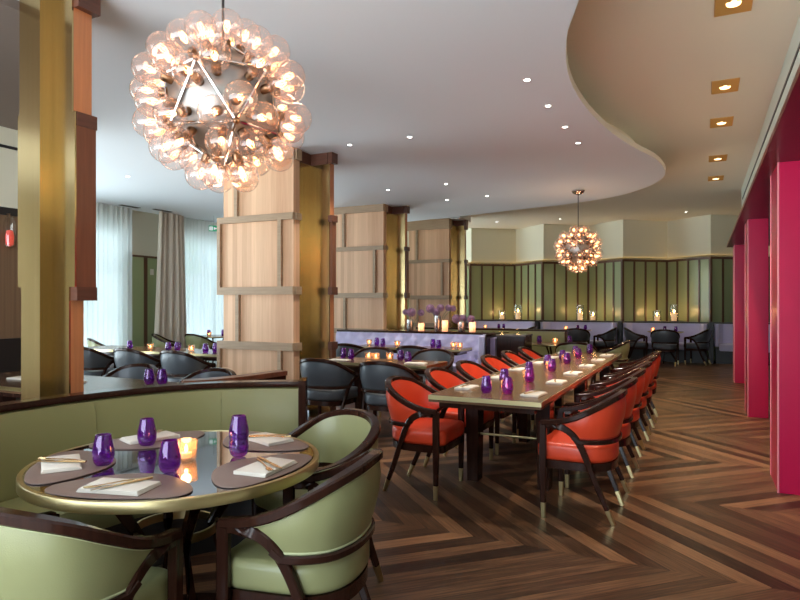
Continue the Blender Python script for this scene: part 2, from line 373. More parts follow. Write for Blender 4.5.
# ------------------------------------------------------------------ timber / brass pillars
def oak_pillar(uR,v0,W,top,label,lowt=None):
    r=empty('timber_pillar',(uR,v0,0)); tag(r,label,'column','oak and brass pillars down the room')
    bands=[(lowt or 3.12,top),(2.405,2.483),(1.514,1.608),(.842,.937),(0,.08)]
    nd=.42; w2=.27; bd=.11      # notch depth, extra width of the far block, its depth
    ends=[]
    core=MB(); st=MB(); bn=MB()
    for i,(z0,z1) in enumerate(bands):
        bn.box(-W,0,0,.06,z0,z1); bn.box(-.06,0.015,.06,nd-.25,z0,z1)
        bn.box(-W,-W+.07,.06,2*nd+bd,z0,z1)
    tiers=[(bands[0][0],bands[1][1],.05),(bands[1][0],bands[2][1],0),(bands[2][0],bands[3][1],.05),(bands[3][0],bands[4][1],0)]
    for i,(zt,zb,inset) in enumerate(tiers):
        L=-W+inset+.02
        core.box(L,-.02,.045,nd-.25+.0,zb,zt)
        core.box(L,-.06,nd-.25,2*nd+bd-.03,zb,zt)
        if i%2==0:
            x=-W+.28*W if i==0 else -W+.30*W
            st.box(x-.05,x,.0,.045,zb,zt); 
        else:
            st.box(-W,-W+.05,.0,.045,zb,zt); st.box(-.17-.05,-.17,.0,.045,zb,zt)
    core.build('oak_panel',M['oak'],r); st.build('stile',M['oak_band'],r); bn.build('band',M['oak_band'],r)
    br=MB()
    br.box(-.055,-.03,nd-.25,nd,.12,top-.14); br.box(-.055,w2-.03,nd,nd+.02,.12,top-.14)
    br.box(-.05,w2-.01,nd-.012,nd+.02,.0,.14)
    br.build('brass_plate',M['brass_plate'],r)
    eb=MB()
    for i,(z0,z1) in enumerate(bands): eb.box(w2-.04,w2+.018,nd-.012,nd+bd+.01,z0,z1)
    eb.box(-.055,w2-.05,nd-.01,nd+bd+.02,top-.14,top); eb.box(-.06,-.02,nd-.25,nd,top-.14,top)
    eb.build('end_band',M['walnut_band'],r)
    e2=MB(); e3=MB()
    for i,(zt,zb,inset) in enumerate(tiers):
        (e2 if i%2 else e3).box(-.06,w2-(0 if i%2 else .03),nd+.02,nd+bd,zb,zt)
    e2.build('end_panel',M['walnut'],r); e3.build('end_panel',M['lit_walnut'],r)
    return r
oak_pillar(-4.34,6.0,1.16,ZL,'tall oak and brass pillar right behind the green banquette')
oak_pillar(-5.30,10.14,1.16,ZL,'oak and brass pillar at the left end of the lilac banquette')
oak_pillar(-5.48,13.9,1.16,3.46,'oak and brass pillar behind the allium vases',lowt=3.22)
S(MB().box(-6.5,-5.25,14.0,14.8,3.45,ZU).build('ceiling_drop',M['ceil']))
# brass pillar at the left
r=empty('brass_pillar',(-3.52,2.40,0)); tag(r,'brushed brass pillar with red walnut end standing behind the curved banquette','column')
b=MB(); wn=MB(); wb=MB(); wo=MB()
for (z0,z1,k,k2) in ((2.52,3.25,-.01,-.025),(1.50,2.52,.0,.0),(0,1.50,-.02,-.05)):
    b.box(-.15-k*1.6,.055,-.08,.0,z0,z1); b.box(.055,.250+k2,0,.01,z0,z1)
for (z0,z1,k,k2) in ((2.52,3.13,-.025,-.01),(1.50,2.44,.0,.0),(0,1.42,-.05,-.045)):
    (wn if z1==2.44 else wo).box(-.13,.250+k,.011,.14+k2,z0,z1)
for (z0,z1,k) in ((3.13,3.25,.03),(2.44,2.52,.008),(1.42,1.50,.008)):
    wb.box(-.13,.250+k*.6,.011,.14+k*.6,z0,z1)
wb.box(-.165,-.13,-.02,.06,3.06,3.25)
b.build('brass_plate',M['brass_plate'],r); wn.build('walnut_panel',M['walnut'],r); wo.build('lit_walnut_panel',M['lit_walnut'],r); wb.build('walnut_band',M['walnut_band'],r)
# partition seen through the left edge
r=S(empty('wall_partition',(-6.35,2.6,0)))
MB().box(-.12,0,-.6,1.75,2.35,ZL).build('wall_partition_top',M['cream'],r)
MB().box(-.12,0,-.6,1.75,1.05,2.35).build('wall_partition_panel',M['stripe'],r)
MB().box(-.10,0.02,-.6,1.78,0,1.05).box(-.1,.01,-.6,1.78,2.30,2.38).build('wall_partition_base',M['black'],r)
MB().box(0,.006,-.4,1.6,2.98,3.01).build('wall_partition_slot',M['black'],r)
o=empty('wall_lamp',(-6.30,3.90,1.98)); tag(o,'small red glass wall lamp on brown ribbed panel','lamp')
mr_=mat('red_glass',(.5,.03,.03),.2,emit=(.8,.1,.05),es=.5)
MB().lathe([(.001,-.02),(.05,0),(.06,.10),(.055,.24),(.03,.30),(.001,.31)],16).build('lamp_shade',M['hurricane'],o)
MB().lathe([(.001,.0),(.035,.02),(.04,.10),(.03,.16),(.001,.17)],14).build('lamp_globe',mr_,o)
MB().tube([(-.05,0,.33),(0,0,.33),(0,0,.3)],.008).build('lamp_arm',M['socket'],o)
S(MB().prism([(-3.75,.2),(-3.75,2.55),(-6.4,4.4),(-6.4,.2)],3.19,3.249).build('ceiling_dark_stand_in',mat('umber_mirror_tone',(.20,.155,.13),.6)))  # added panel, coloured dark in place of the dim mirrored ceiling
# ------------------------------------------------------------------ curtains
def curtain(name,v0,v1,u,z0,z1,m,amp,per,label,cat,taper=0,group=None):
    w=MB(); n=int((v1-v0)/per*8); rings=[]
    for iz in range(7):
        f=iz/6; z=z0+(z1-z0)*f; row=[]
        for k in range(n+1):
            t=k/n; vv=v0+(v1-v0)*t; 
            if taper: vv=(v0+v1)/2+(vv-(v0+v1)/2)*(1-taper*f)
            ph=2*PI*(v1-v0)*t/per+.6*math.sin(t*9)
            row.append((u+amp*math.sin(ph)+amp*.3*math.sin(ph*.37+f*1.5),vv,z))
        rings.append(row)
    w.loft(rings,closed=False)
    if amp>.04:
        rings=[[(x-.012,y,z) for x,y,z in rw] for rw in rings]; w.loft(rings,closed=False)
    o=w.build(name,m); return tag(o,label,cat,group)
curtain('sheer_curtain',6.6,8.55,UW+.16,.03,ZL,M['sheer'],.028,.11,'white sheer curtain at the window left of the green pier','curtain',group='sheer curtains')
curtain('sheer_curtain',9.75,12.6,UW+.16,.03,ZL,M['sheer'],.028,.11,'white sheer curtain right of the taupe drape','curtain',group='sheer curtains')
curtain('taupe_drape',8.88,9.82,UW+.32,.02,ZL,M['drape'],.06,.19,'heavy taupe drape gathered between the two sheer curtains','curtain',taper=.30)
# outside
o=empty('building',(-32,24,0)); tag(o,'pale building across the street seen through the sheer curtains','building')
MB().box(-3,3,-14,14,0,9).build('facade',M['stone'],o)
for k in range(6):
    for j in range(3): MB().box(3.0,3.05,-12+k*4.2,-10+k*4.2,1+j*2.8,2.8+j*2.8).build('shop_window',M['frame'],o)
for i,(x,y,lb) in enumerate(((-17,11.5,'leafy street tree outside the left window'),(-18,16.5,'leafy street tree outside the right window'))):
    o=empty('street_tree',(x,y,0)); tag(o,lb,'tree','street trees outside')
    MB().tube([(0,0,-.1),(.05,0,1.2),(0,.05,2.2)],[.12,.09,.07]).build('trunk',M['walnut'],o)
    c=MB()
    for k in range(26):
        a=random.random()*2*PI; q=random.random()**.5*1.3; c.ball((q*math.cos(a),q*math.sin(a),2.6+random.uniform(-.8,1.2)),random.uniform(.3,.55),8,6)
    c.build('crown',M['plant'],o)
# ------------------------------------------------------------------ chairs
def make_chair(kind):
    lm=M[{'green':'green_leather','red':'red_leather','black':'black_leather'}[kind]]
    pm=M[{'green':'piping_green','red':'piping_red','black':'piping_black'}[kind]]
    D=M['dark_wood']; cat='chair'
    root=empty('armchair')
    half=[(.268,.245,.625),(.283,.14,.640),(.288,.03,.675),(.272,-.075,.728),(.220,-.160,.778),(.118,-.212,.806),(0,-.226,.815)]
    full=half+[(-x,y,z) for x,y,z in half[-2::-1]]
    rail=spline(full,72)
    rail_b=MB().tube([tuple(p) for p in rail],[(.046 if .1<i/72<.9 else .042,.036) for i in range(len(rail))],sq=True)
    rail_b.build('arm_rail',D,root)
    # shell
    N=len(rail)-1; i0=int(N*.05); i1=N-i0
    def low(t):  # lower edge height along 0..1 of half
        a=abs(t-.5)*2   # 1 at tips, 0 at back
        if a<.64: return .535
        k=(a-.64)/(.85-.64); return .535+(.085)*min(k,1)**.8
    rings=[]
    for i in range(i0,i1+1):
        p=rail[i]; t=i/N
        tg=(rail[min(i+1,N)]-rail[max(i-1,0)]); tg.z=0; tg.normalize(); nn=Vector((tg.y,-tg.x,0)) # outward?
        if nn.dot(Vector((p.x,p.y+.02,0)))<0: nn=-nn
        zt=p.z-.012; zl=low(t); zl=min(zl,zt-.004); H=(zt-zl); hh=H/.30
        sec=[]
        for s_,o_ in ((0,.016),(.25,.022),(.5,.014),(.75,-.004),(1,-.026)):
            sec.append(p+nn*(o_*min(1,hh)-.004) + Vector((0,0,-.012-H*s_)))
        for s_,o_ in ((1.0,-.052),(.75,-.050),(.5,-.044),(.25,-.034),(0,-.020)):
            sec.append(p+nn*(o_*min(1,hh+.3)-.004) + Vector((0,0,-.012-H*s_)))
        rings.append([tuple(q) for q in sec])
    bk=MB().loft(rings,True,True).build('backrest',lm,root); fixn(bk)
    # piping along lower outer edge and under the rail
    lo=[Vector(r_[4]) for r_ in rings]; 
    MB().tube([tuple(q+Vector((0,0,.004))) for q in lo[::2]],.0055,6).tube([tuple(Vector(r_[0])+Vector((0,0,-.008))) for r_ in rings[::2]],.005,6).build('piping',pm,root)
    # rail band under the shell
    j0=int(len(lo)*.13); j1=len(lo)-j0
    MB().tube([tuple(q+Vector((0,0,-.016))) for q in lo[j0:j1:2]],[(.034,.030)]*len(lo[j0:j1:2]),sq=True).build('back_band',D,root)
    # seat
    def plan(s=1,fy=.270):
        pts=[(.235,fy),(.25,.10),(.245,-.02),(.21,-.11),(.13,-.175),(0,-.197),(-.13,-.175),(-.21,-.11),(-.245,-.02),(-.25,.10),(-.235,fy),(-.12,fy+.015),(0,fy+.02),(.12,fy+.015)]
        return [(p.x*s,p.y*s) for p in spline([(a,b_,0) for a,b_ in pts],56,closed=True)]
    fixn(MB().rprism(plan(),.375,.490,.032,4).build('seat',lm,root))
    fixn(MB().prism(plan(.97),.325,.376).build('seat_frame',D,root))
    # legs
    for s in (1,-1):
        l=MB().tube([(s*.268,.24,.63),(s*.268,.24,.35),(s*.268,.238,.10)],[(.036,.048),(.036,.046),(.028,.032)],sq=True,up=(0,1,0)).build('leg',D,root)
        MB().tube([(s*.268,.238,.102),(s*.268,.237,0)],[(.030,.034),(.024,.027)],sq=True,up=(0,1,0)).build('brass_tip',M['brass_pale'],l)
        cv=spline([(s*.270,.21,.610),(s*.276,.12,.605),(s*.274,.05,.565),(s*.266,.0,.49),(s*.254,-.045,.38),(s*.238,-.105,.22),(s*.225,-.16,.09)],30)
        k=len(cv)
        l=MB().tube([tuple(p) for p in cv],[(.030,.050-.020*(i/k)) for i in range(k)],sq=True,up=(0,1,0)).build('leg',D,root)
        MB().tube([(s*.2255,-.158,.094),(s*.217,-.195,0)],[(.031,.034),(.024,.026)],sq=True,up=(0,1,0)).build('brass_tip',M['brass_pale'],l)
    return Proto(root)
CH={k:make_chair(k) for k in ('green','red','black')}
def chair(kind,x,y,face,label,group,scale=None):
    """face = direction the sitter looks, in degrees from +x"""
    return CH[kind].put((x,y,0),math.radians(face-90),label,'chair',group,scale)
# foreground green chairs
chair('green',-1.83,1.27,98,'sage green armchair in the bottom left corner, back turned to us','green armchairs round the near table')
chair('green',-1.346,2.013,191,'sage green armchair front and centre at the near round table','green armchairs round the near table')
chair('green',-1.74,2.68,247,'sage green armchair between the round table and the coral chairs','green armchairs round the near table')
# long table chairs
place=['nearest us','second from the near end','third from the near end','fourth from the near end','fifth from the near end','at the far end']
for i in range(6):
    y=4.33+i*.755
    chair('red',-.70,y,180+random.uniform(-2,2),'coral armchair on the right side of the long table, '+place[i],'coral armchairs along the right side of the long table')
for i in range(6):
    y=4.35+i*.755
    chair('red',-1.955,y,0+random.uniform(-2,2),'coral armchair on the left side of the long table, '+place[i],'coral armchairs along the left side of the long table')
g='black armchairs round the pillar-side table'
chair('black',-3.66,5.69,88,'black leather armchair against the brass pillar side, back to us',g)
chair('black',-2.92,5.69,92,'black leather armchair back to us, behind the first left coral chair',g)
chair('black',-3.86,7.02,270,'black armchair facing us across the brass-edged table, the left one of two',g)
chair('black',-3.05,7.08,270,'black armchair facing us across the brass-edged table, the right one of two',g)
g='black armchairs at the small tables by the tufted banquette'
chair('black',-4.66,7.93,90,'black armchair drawn up to the left small table at the tufted lilac banquette',g)
chair('black',-3.60,7.93,90,'black armchair drawn up to the right small table at the tufted lilac banquette',g)
g='black armchairs at the window-side long table'
for u_,lb in ((-5.90,'black armchair with back to us, next to the tall oak pillar at the window-side table'),(-6.74,'black armchair with back to us, middle one at the window-side table'),(-7.62,'black armchair half hidden by the walnut pillar at the window-side table')):
    chair('black',u_,5.85,90,lb,g)
g='black armchairs just beyond the curved banquette'
chair('black',-4.80,4.02,272,'dark armchair facing us just over the curved banquette rail, beside the purple tumblers',g)
chair('black',-3.86,4.02,268,'dark armchair facing us over the banquette rail, in front of the oak pillar foot',g)
g='green armchairs by the windows'
chair('green',-9.36,8.80,40,'small green armchair turned sideways in front of the taupe drape',g)
chair('green',-8.80,9.14,84,'small green armchair with back to us beside the second window',g)
chair('green',-8.15,9.75,170,'small green armchair partly behind the tall oak pillar, by the window table',g)
chair('green',-9.15,7.25,60,'green armchair by the first window, next to the walnut pillar edge',g)
g='green armchairs at the mid-room booth'
chair('green',-1.75,9.72,96,'green armchair with back to us past the far end of the long table',g)
chair('green',-1.28,10.35,178,'green armchair turned left past the far end of the long table',g)
g='black armchairs at the back wall booths'
chair('black',-.78,15.35,90,'black armchair with back to us at the right-hand back booth table',g)
chair('black',-1.48,15.92,10,'black armchair turned right at the right-hand back booth table',g)
chair('black',-.08,15.92,168,'black armchair turned left at the right-hand back booth table',g)
chair('black',-2.72,15.20,95,'black armchair with back to us at the middle back booth table',g)
chair('black',-2.12,15.8,180,'black armchair turned left at the middle back booth table',g)
chair('black',-4.05,15.65,172,'black armchair turned left at the left back booth table',g)
# ------------------------------------------------------------------ tumbler, napkins, candles
def tumbler():
    prof=[(.001,.004),(.028,0),(.036,.010),(.0425,.035),(.042,.055),(.037,.082),(.0315,.108),(.030,.120),(.0275,.120),(.029,.106),(.0345,.08),(.039,.055),(.0395,.036),(.033,.016),(.001,.012)]
    return Proto(MB().lathe(prof,20).build('purple_tumbler',M['purple']))
TB=tumbler()
def tum(x,y,z,label,group,s=None): return TB.put((x,y,z),0,label,'glass',group,s)
def napkin_mesh(w,d,name='folded_napkin'):
    m=MB()
    for k in range(3):
        z=k*.0045; e=.004*k
        m.rprism([(x,y) for x,y in ((-w/2+e,-d/2),(0,-d/2+.001),(w/2-e,-d/2+e),(w/2-.5*e,0),(w/2,d/2-e),(0,d/2),(-w/2,d/2),(-w/2,0))],z,z+.0047,.002,2)
    return Proto(m.build(name,M['napkin']))
NP=napkin_mesh(.235,.14); NPs=napkin_mesh(.23,.13)
def fork():
    r=empty('fork')
    h=MB().tube([(0,-.10,.004),(0,-.03,.007),(0,.045,.005)],[(.010,.004),(.006,.004),(.006,.003)],sq=True).build('handle',M['gold_cutlery'],r)
    hd=MB().tube([(0,.044,.005),(0,.056,.004),(0,.07,.004)],[(.008,.003),(.020,.003),(.022,.003)],sq=True)
    hd.build('head',M['gold_cutlery'],r)
    for k in (-1.5,-.5,.5,1.5): MB().tube([(k*.0058,.069,.004),(k*.0056,.10,.006)],.0016,6).build('tine',M['gold_cutlery'],r)
    return Proto(r)
def knife():
    r=empty('knife')
    MB().tube([(0,-.10,.005),(0,-.04,.006),(0,.01,.005)],[(.014,.008),(.012,.008),(.009,.006)],sq=True).build('handle',M['gold_cutlery'],r)
    MB().tube([(0,.01,.005),(.002,.06,.005),(.001,.112,.005)],[(.012,.003),(.018,.002),(.004,.002)],sq=True).build('blade',M['gold_cutlery'],r)
    return Proto(r)
FK,KN=fork(),knife()
def candle(kind):
    r=empty('tealight_holder')
    if kind=='votive':
        MB().lathe([(.001,.002),(.036,0),(.040,.004),(.047,.082),(.044,.082),(.037,.012),(.001,.010)],18).build('glass_cup',M['votive'],r)
        w=MB().lathe([(.001,.011),(.024,.011),(.024,.030),(.001,.031)],14).build('candle',M['wax'],r)
        MB().lathe([(.001,.032),(.0075,.040),(.007,.050),(.001,.066)],8).build('flame',M['flame'],w)
    return Proto(r)
VT=candle('votive')
def votive(x,y,z,label,group,light=.0):
    o=VT.put((x,y,z),0,label,'candle holder',group)
    if light:
        l=bpy.data.lights.new('candle_light','POINT'); l.energy=light; l.color=(1,.55,.25); l.shadow_soft_size=.02
        lo_=bpy.data.objects.new('candle_light',l); COL.objects.link(lo_); lo_.location=(x,y,z+.075)
    return o
# ------------------------------------------------------------------ round table
TC=(-1.98,1.935); TR=.584
r=empty('round_table',(TC[0],TC[1],0)); tag(r,'round brass-rimmed table with smoked glass top inside the curved banquette','table')
MB().lathe([(.001,.742),(TR-.022,.742),(TR-.022,.750),(.001,.750)],72).build('glass_top',M['glass_top'],r)
MB().lathe([(TR-.022,.741),(TR-.020,.7515),(TR-.003,.7515),(TR,.748),(TR,.712),(TR-.022,.710)],72).build('brass_rim',M['brass_pale'],r)
MB().lathe([(.001,.69),(TR-.10,.69),(TR-.025,.705),(TR-.024,.7395),(.001,.7395)],72).build('under_top',M['dark_wood'],r)
rc=(-.02,.0)
MB().lathe([(.165,.44),(.172,.44),(.172,.475),(.165,.475),(.160,.475),(.160,.44),(.165,.44)],48,(rc[0],rc[1],0)).build('brass_ring',M['brass_pale'],r)
for k in range(4):
    a=PI/4+k*PI/2+.25; ca,sa=math.cos(a),math.sin(a)
    MB().tube([(ca*.30,sa*.30,.70),(rc[0]*.8+ca*.150,rc[1]*.8+sa*.150,.455),(ca*.20,sa*.20,.22),(ca*.32,sa*.32,0)],[(.045,.06),(.038,.045),(.04,.045),(.035,.04)],sq=True).build('leg',M['dark_wood'],r)
fixn(MB().lathe([(.001,.0),(.36,.0),(.36,.018),(.001,.022)],48).build('base_plate',M['dark_wood'],r))
matpts=[(-1.85,1.57,'front'),(-2.32,1.62,'left'),(-2.36,2.13,'back'),(-1.60,1.95,'right'),(-1.86,2.34,'far right')]
def placemat():
    pts=[(-.235,-.10),(-.13,-.135),(0,-.148),(.13,-.135),(.235,-.10),(.262,-.03),(.20,.06),(.10,.135),(0,.16),(-.10,.135),(-.20,.06),(-.262,-.03)]
    pl=[(p.x,p.y) for p in spline([(a,b,0) for a,b in pts],60,closed=True)]
    return Proto(MB().rprism(pl,0,.004,.0015,2).build('leather_placemat',M['mat']))
PM=placemat(); zt=.7505
nm={'front':'nearest us','left':'at the left of the round table','back':'at the back by the banquette','right':'at the right of the round table, beside the stacked tumblers','far right':'nearest the banquette end post'}
for i,(x,y,k) in enumerate(matpts):
    dx,dy=x-TC[0],y-TC[1]; L=math.hypot(dx,dy); rd=.405; x2,y2=TC[0]+dx/L*rd,TC[1]+dy/L*rd
    a=math.atan2(dy,dx)+PI/2
    PM.put((x2,y2,zt+.001),a,'taupe leather placemat '+nm[k],'placemat','taupe placemats on the round table')
    na=a+random.uniform(-.12,.12); 
    x3,y3=TC[0]+dx/L*.445,TC[1]+dy/L*.445
    if k=='left': na+=.15
    NP.put((x3,y3,zt+.0055),na,'folded white napkin '+nm[k],'napkin','white napkins on the round table')
    for P_,nme,do,da in ((FK,'fork',-.018,.45),(KN,'knife',.018,.62)):
        o_=P_.put((x3+math.cos(na)*do,y3+math.sin(na)*do,zt+.0198),na-PI/2*.55+da-.3+PI,'golden %s on the napkin %s'%(nme,nm[k]),nme,'gold cutlery on the round table')
g='purple tumblers on the round table'
tum(-2.165,1.715,zt+.001+.004,'purple glass tumbler on the left placemat',g,1.0)
tum(-2.285,2.04,zt+.005,'purple glass tumbler on the back placemat',g,1.0)
tum(-1.845,1.755,zt+.005,'purple glass tumbler in front of the glowing tealight',g,1.0)
tum(-1.775,2.07,zt+.005,'purple tumbler under another at the right of the round table',g,1.0)
tum(-1.775,2.07,zt+.005+.050,'purple tumbler stacked on top of another one',g,1.0)
votive(-1.935,1.93,zt+.001,'clear glass tealight holder glowing in the middle of the round table','tealights',.6)
# ------------------------------------------------------------------ curved banquette
path=[(-2.25,.55),(-2.62,.85),(-2.98,1.22),(-3.12,1.68),(-3.13,2.15),(-3.05,2.57),(-2.88,2.93),(-2.64,3.16),(-2.355,3.335)]
pc=spline([(a,b,0) for a,b in path],64)
def offs(pc,d):
    out=[]
    for i,p in enumerate(pc):
        t=(pc[min(i+1,len(pc)-1)]-pc[max(i-1,0)]).normalized(); nn=Vector((t.y,-t.x,0)); out.append(p+nn*d)
    return out   # +d = to the right of travel (towards the table)
r=empty('curved_banquette',(-2.9,2.0,0)); tag(r,'curved olive green leather banquette with dark wood top rail','banquette')
def sweep(secs,name,m,caps=True,rng=None,par=None):
    # secs: list of (offset,z)
    rows=[offs(pc,d) for d,z in secs]
    idx=range(len(pc)) if rng is None else rng
    rings=[[(rows[k][i].x+2.9,rows[k][i].y-2.0,secs[k][1]) for k in range(len(secs))] for i in idx]
    return fixn(MB().loft(rings,True,caps).build(name,m,par or r))
sweep([(0,.05),(-.05,.05),(-.05,.865),(0,.865)],'back_shell',M['dark_wood'])
sweep([(.0,.40),(.10,.40),(.105,.48),(.09,.66),(.065,.80),(.045,.855),(.02,.866),(.0,.866)],'backrest',M['banq_green'])
sweep([(.045,.868),(.05,.885),(.045,.902),(-.055,.902),(-.062,.885),(-.055,.868)],'top_rail',M['dark_wood'])
sweep([(.105,.30),(.50,.30),(.52,.33),(.525,.40),(.51,.44),(.48,.452),(.12,.452),(.104,.44)],'seat',M['banq_green'])
sweep([(.0,.0),(.46,.0),(.46,.30),(.0,.30)],'plinth',M['black'])
e=pc[-1]; t=(pc[-1]-pc[-2]).normalized(); nn=Vector((t.y,-t.x,0))
def epoly(d0,d1,l0,l1): return [tuple((e+nn*a+t*b+Vector((2.9,-2.0,0)))[:2]) for a,b in ((d0,l0),(d1,l0),(d1,l1),(d0,l1))]
fixn(MB().prism(epoly(-.066,.112,0,.045),0,.915).build('end_post',M['dark_wood'],r))
for i in (14,36,52):  # seams
    a=[offs(pc,d)[i]+Vector((2.9,-2.0,z)) for d,z in ((.101,.45),(.1055,.49),(.091,.66),(.066,.80),(.047,.855))]
    MB().tube([tuple(q) for q in a],.002,6).build('seam',M['banq_green'],r)
# low wooden divider continuing behind
d=[(-3.02,2.98),(-2.92,3.12),(-2.86,3.3),(-2.83,3.5),(-2.80,3.74)]
dc=spline([(a,b,0) for a,b in d],16)
rings=[]; rr2=[]
for i,p in enumerate(dc):
    t=(dc[min(i+1,len(dc)-1)]-dc[max(i-1,0)]).normalized(); nn=Vector((t.y,-t.x,0))
    rings.append([tuple(p+nn*a+Vector((0,0,z))) for a,z in ((-.04,0),(.04,0),(.04,.875),(-.04,.875))])
    rr2.append([tuple(p+nn*a+Vector((0,0,z))) for a,z in ((-.055,.875),(.055,.875),(.055,.908),(-.055,.908))])
r=empty('wooden_divider',(0,0,0)); tag(r,'low dark wood divider with flat top rail between banquette and oak pillar','divider')
fixn(MB().loft(rings,True,True,smooth=False).build('panel',M['dark_wood'],r)); fixn(MB().loft(rr2,True,True,smooth=False).build('top_rail',M['walnut'],r))
# ------------------------------------------------------------------ rectangular tables
def rect_table(name,x0,x1,y0,y1,label,legs,stretch=None,th=.030,zt=.75,slab=(.10,.14),top=None,edge=None):
    r=empty(name,((x0+x1)/2,(y0+y1)/2,0)); tag(r,label,'table'); hx,hy=(x1-x0)/2,(y1-y0)/2; cx,cy=(x0+x1)/2,(y0+y1)/2
    MB().box(-hx+.006,hx-.006,-hy+.006,hy-.006,zt-th+.004,zt).build('tabletop',top or M['table_wood'],r)
    MB().box(-hx,hx,-hy,-hy+.006,zt-th,zt-.0005).box(-hx,hx,hy-.006,hy,zt-th,zt-.0005).box(-hx,-hx+.006,-hy+.006,hy-.006,zt-th,zt-.0005).box(hx-.006,hx,-hy+.006,hy-.006,zt-th,zt-.0005).build('brass_edge',edge or M['brass_pale'],r)
    MB().box(-hx+.002,hx-.002,-hy+.002,hy-.002,zt-th-.018,zt-th).build('under_edge',M['dark_wood_h'],r)
    MB().box(-hx+.06,hx-.06,-hy+.06,hy-.06,zt-th-.06,zt-th-.018).build('apron',M['dark_wood'],r)
    for (lx,ly) in legs:
        a,b_=slab
        MB().add([(lx-cx+sx*a/2*k,ly-cy+sy*b_/2*k,z) for z,k in ((0,.85),(.71,1.1)) for sx,sy in ((-1,-1),(1,-1),(1,1),(-1,1))],[(3,2,1,0),(4,5,6,7),(0,1,5,4),(1,2,6,5),(2,3,7,6),(3,0,4,7)]).build('leg',M['dark_wood'],r)
    if stretch:
        for (xa,ya,xb,yb) in stretch: MB().tube([(xa-cx,ya-cy,.37),(xb-cx,yb-cy,.37)],.009,8).build('stretcher',M['brass_pale'],r)
    return r
LT=[4.72,6.25,7.95]
rect_table('long_dining_table',-1.765,-.955,4.07,8.60,'long wooden dining table with pale brass edge and coral chairs down both sides',
  [(x,y) for y in LT for x in (-1.64,-1.08)],[(-1.64,y,-1.08,y) for y in LT])
rect_table('brass_edged_table',-4.05,-2.60,5.95,6.55,'rectangular brass-edged table with black armchairs in front of the tall oak pillar',[(-3.55,6.25),(-3.0,6.25)],slab=(.12,.12))
rect_table('small_dining_table',-4.90,-4.05,8.28,8.80,'small table at the left half of the tufted lilac banquette',[(-4.45,8.55)],slab=(.12,.12),th=.03)
rect_table('small_dining_table',-3.85,-3.10,8.28,8.80,'small table at the right half of the tufted lilac banquette',[(-3.4,8.55)],slab=(.12,.12),th=.03)
rect_table('window_side_table',-8.4,-5.25,6.12,6.80,'long table by the windows with black armchairs on the near side',[(-7.9,6.45),(-6.8,6.45),(-5.7,6.45)],slab=(.12,.12))
rect_table('banquette_side_table',-5.95,-3.45,3.02,3.82,'table just over the curved banquette, mostly hidden by its rail',[(-5.6,3.42),(-3.9,3.42)],slab=(.12,.12))
def round_t(name,x,y,R,label,group=None,th=.03):
    r=empty(name,(x,y,0)); tag(r,label,'table',group)
    MB().lathe([(.001,.75-th),(R-.04,.75-th),(R,.738),(R,.75),(.001,.75)],36).build('tabletop',M['table_wood'],r)
    MB().lathe([(R,.735),(R+.004,.735),(R+.004,.7505),(R-.004,.7505)],36).build('brass_edge',M['brass_pale'],r)
    for k in range(3):
        a=k*2*PI/3+.4; MB().tube([(math.cos(a)*R*.5,math.sin(a)*R*.5,.72),(math.cos(a)*.04,math.sin(a)*.04,.4),(math.cos(a)*R*.7,math.sin(a)*R*.7,0)],.018).build('leg',M['dark_wood'],r)
    return r
round_t('round_booth_table',-2.2,10.28,.40,'round table at the olive banquette in the middle of the room')
round_t('round_booth_table',-9.0,9.75,.42,'small round table beside the second window')
g='round tables at the back wall booths'
round_t('round_booth_table',-.80,15.98,.40,'round table at the right-hand booth along the back wall',g)
round_t('round_booth_table',-2.90,15.98,.40,'round table at the middle booth along the back wall',g)
round_t('round_booth_table',-4.95,15.98,.42,'round table at the left booth along the back wall',g)
# long table settings
side={0:'right',1:'left'}
for i in range(6):
    y=4.40+i*.755
    for s,x in ((0,-1.085),(1,-1.640)):
        yy=y+random.uniform(-.02,.02)+(.0 if s==0 else .12)
        if yy>8.5: yy=8.46
        nx=NPs.put((x,yy,.7505),PI/2+random.uniform(-.1,.1),'folded napkin on the %s of the long table, %s'%(side[s],place[i]),'napkin','napkins on the long table')
        KN.put((x-.015,yy,.7505+.0145),random.uniform(-.3,.3)+PI/2*.0,'gold knife on the %s of the long table, %s'%(side[s],place[i]),'knife','gold cutlery on the long table')
gp=[(-1.43,4.37),(-1.27,4.37),(-1.46,4.93),(-1.30,5.12),(-1.43,5.62),(-1.31,6.02),(-1.46,6.50),(-1.33,6.86),(-1.45,7.22),(-1.34,7.60),(-1.45,8.02),(-1.33,8.36)]
gn=['the left one of the nearest pair','the right one of the nearest pair']+['number %s from the near end'%w for w in ('three','four','five','six','seven','eight','nine','ten','eleven','twelve')]
for i,(x,y) in enumerate(gp): tum(x,y,.7505,'purple tumbler on the long table, '+gn[i],'purple tumblers on the long table')
cp=[(-1.31,4.49),(-1.345,5.24),(-1.355,6.15),(-1.375,7.0),(-1.385,7.76)]
for i,(x,y) in enumerate(cp): votive(x,y,.7505,'lit tealight on the long table, '+['nearest us','second from the near end','in the middle','second from the far end','nearest the far end'][i],'tealights on the long table',.25 if i<3 else 0)
